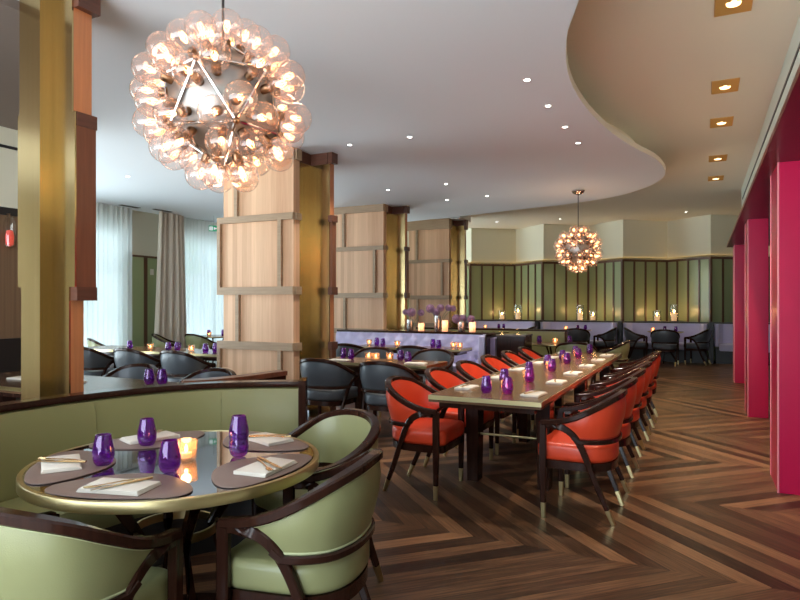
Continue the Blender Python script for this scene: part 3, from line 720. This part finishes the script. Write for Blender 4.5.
# settings on the other tables
def setting(pts,z,g,where):
    for k,(x,y,w_) in enumerate(pts): tum(x,y,z,'purple tumbler %s, %s'%(where,w_),g)
setting([(-3.90,6.42,'the left of four'),(-3.72,6.30,'second from left'),(-3.13,6.42,'third from left'),(-2.95,6.24,'the right of four')],.7505,'tumblers on the brass-edged table','on the brass-edged table by the pillar')
for x,y,w_ in ((-3.54,6.40,'left'),(-3.42,6.36,'middle'),(-3.27,6.42,'right')): votive(x,y,.7505,'lit tealight on the brass-edged table, the %s of three'%w_,'tealights on the brass-edged table')
for x,y,w_ in ((-3.75,6.10,'left'),(-2.80,6.12,'right')): NPs.put((x,y,.7505),.1,'folded napkin at the %s end of the brass-edged table'%w_,'napkin','napkins on the brass-edged table')
setting([(-4.62,8.62,'left of two'),(-4.44,8.48,'right of two')],.7505,'tumblers at the tufted banquette','on the left small table at the tufted banquette')
setting([(-3.66,8.62,'left of two'),(-3.50,8.46,'right of two')],.7505,'tumblers at the tufted banquette','on the right small table at the tufted banquette')
for x,y,w_ in ((-4.28,8.60,'left'),(-4.20,8.50,'left table, the front')): pass
votive(-4.25,8.60,.7505,'lit tealight on the left small table at the tufted banquette','tealights at the tufted banquette')
votive(-4.80,8.70,.7505,'lit tealight beside the brass pillar edge at the tufted banquette','tealights at the tufted banquette')
votive(-3.33,8.62,.7505,'lit tealight on the right small table, left of two','tealights at the tufted banquette')
votive(-3.22,8.60,.7505,'lit tealight on the right small table, right of two','tealights at the tufted banquette')
setting([(-7.46,6.35,'leftmost'),(-6.68,6.33,'second from the left'),(-6.60,6.42,'third from the left'),(-6.00,6.33,'next to the oak pillar'),(-5.91,6.42,'touching the oak pillar edge')],.7505,'tumblers on the window-side table','on the window-side table')
for x,w_ in ((-7.10,'left'),(-6.32,'right')): votive(x,6.40,.7505,'lit tealight on the window-side table, the %s of two'%w_,'tealights on the window-side table')
setting([(-4.05,3.64,'left of two'),(-3.94,3.67,'right of two')],.7505,'tumblers behind the banquette rail','just over the curved banquette rail')
for x,w_ in ((-4.7,'right'),(-5.3,'left')): NP.put((x,3.4,.7505),.1,'folded napkin on the table over the banquette rail, %s of two'%w_,'napkin','napkins over the banquette rail')
setting([(-9.12,9.72,'left'),(-8.95,9.95,'middle'),(-8.80,9.80,'right')],.7505,'tumblers on the window table','on the small round window table')
votive(-9.0,9.6,.7505,'lit tealight on the small round window table','tealights')
setting([(-2.45,10.30,'left of two'),(-1.98,10.45,'right of two')],.7505,'tumblers on the mid-room booth table','on the round table at the olive banquette')
votive(-2.2,10.35,.7505,'lit tealight on the round table at the olive banquette','tealights',.3)
setting([(-.82,16.1,'left of two'),(-.58,16.1,'right of two')],.7505,'tumblers at the right-hand back booth','at the right-hand back booth')
votive(-1.08,16.0,.7505,'lit tealight at the right-hand back booth','tealights at the back booths',.3)
setting([(-2.85,16.1,'left of two'),(-2.68,16.2,'right of two')],.7505,'tumblers at the middle back booth','at the middle back booth')
votive(-3.12,15.95,.7505,'lit tealight at the middle back booth','tealights at the back booths',.3)
setting([(-4.92,16.1,'left of two'),(-4.80,16.15,'right of two')],.7505,'tumblers at the left back booth','at the left back booth')
votive(-5.25,15.95,.7505,'lit tealight at the left back booth','tealights at the back booths',.3)
# ------------------------------------------------------------------ tufted lilac banquette
def tufted(W,z0,z1,y,nx,nz,depth=.035,y2=.16):
    m=MB(); NX,NZ=nx*6,nz*6; rows=[]
    for j in range(NZ+1):
        z=z0+(z1-z0)*j/NZ; row=[]
        for i in range(NX+1):
            x=W*i/NX; a=i/6; b_=j/6
            d1=abs(math.sin(PI*(a+b_)/1)); d2=abs(math.sin(PI*(a-b_)/1))
            p=min(d1,d2)**.5 if min(d1,d2)>0 else 0
            row.append((x,y-depth*p-.0,z))
        rows.append(row)
    m.loft(rows,closed=False); return m
r=empty('tufted_banquette',(-5.75,9.25,0)); tag(r,'long lilac banquette with tufted back below the allium vases','banquette')
BW=2.72
fixn(tufted(BW,.44,.92,0,11,2).build('backrest',M['lilac'],r))
bt=MB()
for i in range(11):
    for j in (0,1,2,3):
        bt.ball((BW*(i+.5*(j%2)+.5)/11,-.006,.44+.12*(j+.5)*1.0),.012,8,5)
bt.build('button_row',M['lilac_dark'],r)
fixn(MB().rprism([(0,-.50),(BW,-.50),(BW,.0),(0,.0)],.34,.46,.03,3).build('seat',M['lilac'],r))
MB().box(0,BW,-.44,.0,0,.34).build('plinth',M['black'],r)
MB().box(0,BW+.22,.02,.06,0,.925).build('back_shell',M['dark_wood'],r)
MB().box(0,BW+.24,.0,.42,.925,.9545).box(0,BW+.2,.06,.40,.0,.92).build('ledge',M['dark_wood'],r)
# curved wing arm
wing=[(BW-.05,-.02),(BW+.06,-.06),(BW+.13,-.18),(BW+.10,-.38),(BW+.07,-.56),(BW+.10,-.63),(BW+.18,-.63),(BW+.205,-.30),(BW+.20,.0),(BW-.02,.02)]
fixn(MB().rprism(wing,.10,.93,.02,3).build('wing_arm',M['lilac'],r))
MB().box(BW+.206,BW+.225,-.66,.02,0,.96).box(BW+.206,BW+.225,-.67,-.66,0,.96).build('wing_frame',M['dark_wood'],r)
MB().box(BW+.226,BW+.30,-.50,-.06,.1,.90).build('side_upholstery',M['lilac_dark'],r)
r=empty('service_cabinet',(-2.72,8.80,0)); tag(r,'dark wood service cabinet at the end of the tufted lilac banquette','cabinet')
MB().box(0,.42,0,.40,.06,.93).box(.02,.40,.02,.38,0,.06).build('body',M['dark_wood'],r)
MB().box(-.01,.43,-.01,.41,.93,.955).build('top',M['dark_wood_h'],r)
for k in (0,1):
    dd=MB().box(.012+k*.2,.206+k*.2,-.016,-.001,.10,.90).build('door',M['dark_wood'],r)
    MB().box(.19+k*.03,.198+k*.03,-.028,-.016,.45,.60).build('handle',M['brass_pale'],dd)
# vases with alliums and candles on the ledge
def vase(x,y,h,rad,blooms,label,sil=True):
    r=empty('flower_vase',(x,y,.955)); tag(r,label,'vase','vases of alliums on the ledge')
    MB().lathe([(.001,0),(rad*.92,0),(rad,.01),(rad,h),(rad*.92,h),(rad*.9,.015),(.001,.012)],20).build('vessel',M['silver'],r)
    for (bx,by,bz,br) in blooms:
        st=MB().tube([(bx*.12,by*.12,.02),(bx*.5,by*.5,h),(bx,by,bz)],.0035,6).build('stem',M['stem'],r)
        c=MB(); nfl=70
        c.ball((bx,by,bz),br*.62,10,8)
        for k in range(nfl):
            ph=math.acos(1-2*(k+.5)/nfl); th=PI*(1+5**.5)*k
            d_=Vector((math.cos(th)*math.sin(ph),math.sin(th)*math.sin(ph),math.cos(ph)))
            c.ball(tuple(Vector((bx,by,bz))+d_*br*.86),br*.14,5,4)
        c.build('bloom',M['bloom'],st)
def pxu(px,v):  # room u of an image column at room depth v (layout aid)
    return v*math.tan(math.atan((px-400)/620)-math.atan(303/620))
vL=9.48
def hz(py,u,v): return 1.4+(304-py)/620*(-u*.4392*-1*-1+v*.8984 if False else (-u*-.0+(-u)*.4392+v*.8984))
def bl(vx,lst):
    out=[]
    for px,py,rr_ in lst:
        u=pxu(px,vL+.0); Z_=(-u)*.4392+vL*.8984; out.append((u-vx,random.uniform(-.05,.05),1.4+(304-py)*Z_/620-.955,rr_*Z_/620))
    return out
vx=pxu(410,vL); vase(vx,vL,.18,.058,bl(vx,[(405.4,312,3.2),(411.6,312.3,4.8),(421,312.7,3.6)]),'silver vase with three purple alliums, leftmost on the ledge')
vx=pxu(437.5,vL); vase(vx,vL,.25,.056,bl(vx,[(430.2,308.6,4.6),(435.7,312,4.2),(441.5,307.9,4.0),(448.4,307.9,3.5),(453.6,308.6,3.2)]),'tall silver vase with five purple alliums, middle of the ledge')
vx=pxu(461.5,vL); vase(vx,vL,.155,.060,bl(vx,[(457,318.9,4.8),(462.5,318.2,4.0),(471,318.9,4.0)]),'short silver vase with three low alliums, right end of the ledge')
def frost_candle(px,h,label,lit=.12):
    u=pxu(px,vL-.13); r=empty('candle_lantern',(u,vL-.13,.955)); tag(r,label,'candle holder','frosted candles on the ledge')
    MB().lathe([(.001,0),(.050,0),(.052,h),(.048,h),(.046,.008),(.001,.007)],20).build('glass_cylinder',M['frost'],r)
    w_=MB().lathe([(.001,.008),(.030,.008),(.030,h*.5),(.001,h*.51)],14).build('candle',M['wax'],r)
    MB().lathe([(.001,h*.52),(.008,h*.6),(.001,h*.78)],8).build('flame',M['flame'],w_)
    if lit:
        l=bpy.data.lights.new('candle_light','POINT'); l.energy=lit; l.color=(1,.6,.35); l.shadow_soft_size=.02
        q=bpy.data.objects.new('candle_light',l); COL.objects.link(q); q.location=(u,vL-.13,.955+h*.72)
frost_candle(421.2,.13,'glowing frosted candle beside the leftmost vase')
frost_candle(445,.18,'tall glowing frosted candle beside the tall vase')
frost_candle(472.3,.155,'glowing frosted candle at the right end of the ledge')
# ------------------------------------------------------------------ olive banquette mid room
r=empty('olive_banquette',(-5.0,11.0,0)); tag(r,'olive green banquette across the middle of the room behind the dark cabinet','banquette')
W_=2.85
fixn(MB().rprism([(0,-.10),(W_,-.10),(W_,0),(0,0)],.42,.915,.025,3).build('backrest',M['banq_green'],r))
fixn(MB().rprism([(0,-.55),(W_,-.55),(W_,-.10),(0,-.10)],.32,.45,.03,3).build('seat',M['banq_green'],r))
MB().box(0,W_,-.50,0,0,.32).build('plinth',M['black'],r)
MB().box(-.02,W_+.03,-.03,.07,.915,.95).box(W_,W_+.04,-.12,.06,0,.93).build('top_rail',M['dark_wood'],r)
# ------------------------------------------------------------------ back wall booths
bounds=[-8.1,-6.03,-3.94,-1.87,.17,2.25]
wh=['behind the third oak pillar','left of the middle of the back wall','in the middle of the back wall','at the right of the back wall, with black chairs round its table','beside the farthest crimson column']
for i in range(5):
    a,b_=bounds[i]+.06,bounds[i+1]-.06; w_=b_-a
    r=empty('booth_banquette',(a,16.90,0)); tag(r,'lilac booth banquette '+wh[i],'banquette','lilac booth banquettes along the back wall')
    back=[(0,-.50),(.03,-.55),(.10,-.55),(.12,-.30),(.20,-.14),(.40,-.09),(w_-.40,-.09),(w_-.20,-.14),(w_-.12,-.30),(w_-.10,-.55),(w_-.03,-.55),(w_,-.50),(w_,.0),(0,.0)]
    fixn(MB().prism(back,.40,.92,smooth=False).build('backrest',M['lilac'],r))
    fixn(MB().rprism([(.11,-.62),(w_-.11,-.62),(w_-.11,-.12),(.11,-.12)],.30,.46,.035,3).build('seat',M['lilac'],r))
    MB().box(.04,w_-.04,-.55,-.02,0,.38).build('plinth',M['black'],r)
    MB().box(-.0,w_,-.10,.04,.925,.955).build('top_rail',M['black'],r)
for i,u_ in enumerate(bounds):
    o=MB().box(-.05,.05,-.62,.0,0,.97).build('booth_divider',M['black'],loc=(u_,16.90,0))
    tag(o,'dark upright panel ending the booth '+['hidden behind the third pillar','by the left booth table','left of the middle booth','between the middle and right booths','right of the three black chairs','behind the crimson column'][i],'divider','dark panels between the booths')
# ledge for the lanterns
S(MB().box(-8.1,3.2,16.92,17.9,.925,.95).build('trim_6',M['black']))
def lantern(px,v_,h,label):
    u=pxu(px,v_); r=empty('hurricane_lantern',(u,v_,.956)); tag(r,label,'candle holder','hurricane lanterns along the back wall')
    MB().lathe([(.001,0),(.10,0),(.104,.012),(.104,h),(.099,h),(.098,.02),(.001,.018)],24).build('glass_cylinder',M['hurricane'],r)
    ch=h*.5 if h<.35 else h*.5
    w=MB().lathe([(.001,.019),(.062,.019),(.062,ch),(.001,ch+.002)],18).build('candle',M['wax'],r)
    MB().lathe([(.001,ch+.004),(.016,ch+.025),(.012,ch+.05),(.001,ch+.085)],8).build('flame',M['flame'],w)
    MB().lathe([(.106,0),(.108,.02),(.10,.02)],20).build('metal_foot',M['silver'],r)
    l=bpy.data.lights.new('candle_light','POINT'); l.energy=5; l.color=(1,.55,.22); l.shadow_soft_size=.04
    q=bpy.data.objects.new('candle_light',l); COL.objects.link(q); q.location=(u,v_,.956+ch+.06)
lantern(502,17.12,.26,'low hurricane lantern of the left pair along the back wall')
lantern(518,17.12,.42,'tall hurricane lantern of the left pair along the back wall')
lantern(580,17.12,.42,'tall hurricane lantern of the middle pair along the back wall')
lantern(593,17.05,.26,'low hurricane lantern of the middle pair along the back wall')
lantern(657,17.12,.27,'low hurricane lantern of the right pair along the back wall')
lantern(674,17.12,.43,'tall hurricane lantern of the right pair along the back wall')
# ------------------------------------------------------------------ chandeliers
def chandelier():
    root=empty('globe_chandelier')
    phi=(1+5**.5)/2
    V=[Vector(p).normalized() for p in ((-1,phi,0),(1,phi,0),(-1,-phi,0),(1,-phi,0),(0,-1,phi),(0,1,phi),(0,-1,-phi),(0,1,-phi),(phi,0,-1),(phi,0,1),(-phi,0,-1),(-phi,0,1))]
    F=[(0,11,5),(0,5,1),(0,1,7),(0,7,10),(0,10,11),(1,5,9),(5,11,4),(11,10,2),(10,7,6),(7,1,8),(3,9,4),(3,4,2),(3,2,6),(3,6,8),(3,8,9),(4,9,5),(2,4,11),(6,2,10),(8,6,7),(9,8,1)]
    # turn one vertex towards the camera, slightly right and down
    tgt=Vector((.797,-.569,-.542)).normalized()
    q=V[4].rotation_difference(tgt); V=[q@v for v in V]
    want=Vector((-.42*.898+.577*.647,-.42*.439-.577*.703,.70-.577*.30)).normalized()
    best=max(range(0,360,2),key=lambda a_:max((Matrix.Rotation(math.radians(a_),3,tgt)@v).dot(want) for v in V))
    q2=Matrix.Rotation(math.radians(best),3,tgt); V=[q2@v for v in V]
    Rc=.278
    core=MB(); core.add([tuple(v*Rc*.97) for v in V],F); core.build('polished_core',M['core_metal'],root)
    seen=set(); ed=MB()
    for f in F:
        for a,b in ((f[0],f[1]),(f[1],f[2]),(f[2],f[0])):
            k=(min(a,b),max(a,b))
            if k in seen: continue
            seen.add(k); ed.tube([tuple(V[a]*Rc),tuple(V[b]*Rc)],.006,6)
    ed.build('strut_frame',M['chrome'],root)
    jn=MB()
    for v in V: jn.ball(tuple(v*Rc),.016,10,8)
    jn.build('hub_joints',M['socket'],root)
    # one bulb mesh set along +z, copied
    def orient(d): return Vector((0,0,1)).rotation_difference(d)
    g=MB().ball((0,0,.100),.068,20,14); g.loft([[(.02*math.cos(2*PI*k/14),.02*math.sin(2*PI*k/14),z) for k in range(14)] for z in (.035,.05)],True)
    gm=g.build('bulb_globe',M['globe'],root)
    sk=MB().lathe([(.001,-.005),(.021,-.005),(.021,.040),(.016,.046),(.001,.047)],12).build('socket',M['socket'],gm)
    fl=MB()
    for k in range(6):
        a=k*PI/3; fl.tube([(.004*math.cos(a),.004*math.sin(a),.07),(.014*math.cos(a),.014*math.sin(a),.095),(.008*math.cos(a),.008*math.sin(a),.118)],.0016,5)
    fl.ball((0,0,.095),.006,8,6)
    flo=fl.build('filament',M['filament'],gm)
    first=True
    for f in F:
        c=(V[f[0]]+V[f[1]]+V[f[2]])/3
        for i in range(3):
            p=c*.52+V[f[i]]*.48; d=(p.normalized()*.85+c.normalized()*.15).normalized(); pos=p*Rc*.97
            if first: o=gm; first=False
            else:
                o=gm.copy(); COL.objects.link(o); o.parent=root
                for ch in (sk,flo):
                    cc=ch.copy(); COL.objects.link(cc); cc.parent=o
            o.location=pos; o.rotation_mode='QUATERNION'; o.rotation_quaternion=orient(d)
    MB().tube([(0,0,.28),(0,0,.92)],.006,8).build('cord',M['black'],root)
    MB().lathe([(.001,.955),(.10,.955),(.105,.940),(.085,.905),(.03,.885),(.001,.88)],24).build('canopy',M['chrome'],root)
    return Proto(root)
CD=chandelier()
c1=CD.put((-1.925,2.140,2.290),0,'large chandelier of clear glass globes hanging over the round table','chandelier','globe chandeliers')
c2=CD.put((-1.82,10.31,2.29),.9,'distant chandelier of glass globes hanging beyond the long table','chandelier','globe chandeliers')
for ob in list(bpy.data.objects):
    pass
def point(loc,e,col,size,name='lamp'):
    l=bpy.data.lights.new(name,'POINT'); l.energy=e; l.color=col; l.shadow_soft_size=size
    o=bpy.data.objects.new(name,l); COL.objects.link(o); o.location=loc; return o
for (x,y,z) in ((-1.925,2.140,2.290),(-1.82,10.31,2.29)):
    for dx,dy,dz in ((.33,-.1,-.1),(-.3,.15,.05),(0,.0,-.36),(-.05,-.33,.1),(.1,.3,.15)):
        point((x+dx*1.3,y+dy*1.3,z+dz*1.25),2.6,(1,.66,.42),.05,'bulb_light')
# ------------------------------------------------------------------ ceiling lights
def downlight():
    r=empty('ceiling_downlight'); MB().lathe([(.024,-.001),(.034,-.004),(.036,.0),(.024,.0)],20).build('bezel',M['rim'],r)
    MB().lathe([(.001,-.0015),(.024,-.0015)],16).build('lens',M['spot'],r); return Proto(r)
DL=downlight()
low_l=[(-1.305,5.06,'first of four'),(-1.30,5.81,'second of four'),(-1.295,6.58,'third of four'),(-1.29,7.30,'last of four')]
def spot(loc,e,ang,col=(1,.93,.82),blend=.6,size=.04):
    l=bpy.data.lights.new('downlight_beam','SPOT'); l.energy=e; l.spot_size=math.radians(ang); l.spot_blend=blend; l.color=col; l.shadow_soft_size=size
    o=bpy.data.objects.new('downlight_beam',l); COL.objects.link(o); o.location=loc; return o
for x,y,lb in low_l:
    DL.put((x,y,ZL),0,'small round downlight over the long table, %s from the near end'%lb,'ceiling light','downlights in the lower ceiling'); spot((x,y,ZL-.02),95,85)
for x,y,lb in ((-2.92,6.22,'right of the pair above the brass-edged table'),(-3.69,6.22,'left of the pair above the brass-edged table'),(-4.59,8.95,'just right of the second oak pillar top'),(-3.56,8.90,'above the tufted banquette wing'),(-4.09,10.27,'nearest the third oak pillar top'),(-3.32,10.19,'between the third pillar and the far chandelier'),(-7.5,6.35,'above the window-side table')):
    DL.put((x,y,ZL),0,'small round downlight '+lb,'ceiling light','downlights in the lower ceiling'); spot((x,y,ZL-.02),95,85)
for px,py,lb in ((496.8,222,'in the tan ceiling above the left back booth'),(560,219,'in the tan ceiling behind the far chandelier cord'),(686,212,'in the tan ceiling above the right back booth')):
    Z_=2.2*620/(304-py); X_=(px-400)/620*Z_; u=X_*.8984-Z_*.4392; v=X_*.4392+Z_*.8984
    DL.put((u,v,ZU),0,'small round downlight '+lb,'ceiling light','downlights in the upper ceiling'); spot((u,v,ZU-.02),60,80)
def sqlight():
    r=empty('square_ceiling_lamp')
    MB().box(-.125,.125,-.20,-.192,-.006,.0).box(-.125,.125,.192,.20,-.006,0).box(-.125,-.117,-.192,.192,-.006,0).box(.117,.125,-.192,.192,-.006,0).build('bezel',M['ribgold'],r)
    m=MB(); N_=9
    for k in range(N_):
        a=-.192+.384*k/N_; b=a+.384/N_; m.add([(-.118,a,-.001),(.118,a,-.001),(.118,b,-.001),(-.118,b,-.001),(-.118,(a+b)/2,-.018),(.118,(a+b)/2,-.018)],[(0,1,5,4),(4,5,2,3)])
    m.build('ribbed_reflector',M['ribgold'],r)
    MB().lathe([(.001,-.022),(.045,-.022),(.052,-.012)],20).build('lens',M['lampglow'],r); return Proto(r)
SQ=sqlight()
for v_,lb in ((5.12,'nearest, cut by the top edge'),(7.06,'second from the near end'),(8.44,'third from the near end'),(10.5,'fourth from the near end'),(12.15,'farthest of the row')):
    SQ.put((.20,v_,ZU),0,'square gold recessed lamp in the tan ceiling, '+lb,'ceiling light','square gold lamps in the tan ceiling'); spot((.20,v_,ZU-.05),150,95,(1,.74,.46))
# air vents and exit sign near the windows
for x,y,lb in ((-9.6,8.95,'right one'),(-9.75,8.3,'left one')):
    r=empty('air_vent',(x,y,ZL)); tag(r,'small slotted air vent in the ceiling by the drape, the '+lb,'vent','air vents')
    MB().box(-.05,.05,-.22,.22,-.006,0).build('frame',M['frame'],r)
    for k in range(3): MB().box(-.04+k*.03,-.025+k*.03,-.2,.2,-.010,-.006).build('slat',M['black'],r)
r=empty('exit_sign',(-9.2,9.95,2.98)); r.rotation_euler=(0,0,math.radians(40)); tag(r,'small green and white exit sign hanging by the second window','sign')
MB().box(-.10,.10,-.01,.01,-.06,.06).build('sign_plate',M['sign_green'],r)
MB().box(-.09,-.02,-.013,-.010,-.04,.04).add([(.0,-.012,.03),(.0,-.012,-.03),(.07,-.012,0)],[(0,1,2)]).build('sign_pictogram',M['sign_white'],r)
MB().tube([(0,0,.06),(0,0,.27)],.004,6).build('hanger',M['frame'],r)
# ------------------------------------------------------------------ daylight
wd=bpy.data.worlds.new('world'); sc.world=wd; wd.use_nodes=True
wt=wd.node_tree; bg=wt.nodes['Background']; tcw=wt.nodes.new('ShaderNodeTexCoord'); spw=wt.nodes.new('ShaderNodeSeparateXYZ'); rw=wt.nodes.new('ShaderNodeValToRGB')
mw=wt.nodes.new('ShaderNodeMath'); mw.operation='MULTIPLY_ADD'; mw.inputs[1].default_value=.5; mw.inputs[2].default_value=.5
wt.links.new(tcw.outputs['Generated'],spw.inputs[0]); wt.links.new(spw.outputs['Z'],mw.inputs[0]); wt.links.new(mw.outputs[0],rw.inputs[0]); wt.links.new(rw.outputs[0],bg.inputs[0])
e_=rw.color_ramp.elements; e_[0].position=.44; e_[0].color=(.88,.96,1,1); e_[1].position=.52; e_[1].color=(.40,.47,.53,1)  # lower half made brighter than the sky, added to lift the ceiling
bg.inputs[1].default_value=14.5
for a,b in openings:
    l=bpy.data.lights.new('window_portal','AREA'); l.shape='RECTANGLE'; l.size=2.7; l.size_y=b-a; l.cycles.is_portal=True
    o=bpy.data.objects.new('window_portal',l); COL.objects.link(o); o.location=(UW-.25,(a+b)/2,1.5); o.rotation_euler=(0,-PI/2,0)
l=bpy.data.lights.new('window_portal','AREA'); l.shape='RECTANGLE'; l.size=6.9; l.size_y=2.9; l.cycles.is_portal=True
o=bpy.data.objects.new('window_portal',l); COL.objects.link(o); o.location=(-3.05,-3.3,1.45); o.rotation_euler=(PI/2,0,0)
# ------------------------------------------------------------------ colour and sampling
sc.view_settings.view_transform='Standard'; sc.view_settings.look='None'; sc.view_settings.gamma=1; sc.view_settings.exposure=0
cy=sc.cycles
cy.use_denoising=True; cy.max_bounces=8; cy.transparent_max_bounces=24; cy.diffuse_bounces=4; cy.glossy_bounces=4; cy.transmission_bounces=6
cy.sample_clamp_indirect=6; cy.caustics_reflective=False; cy.caustics_refractive=False
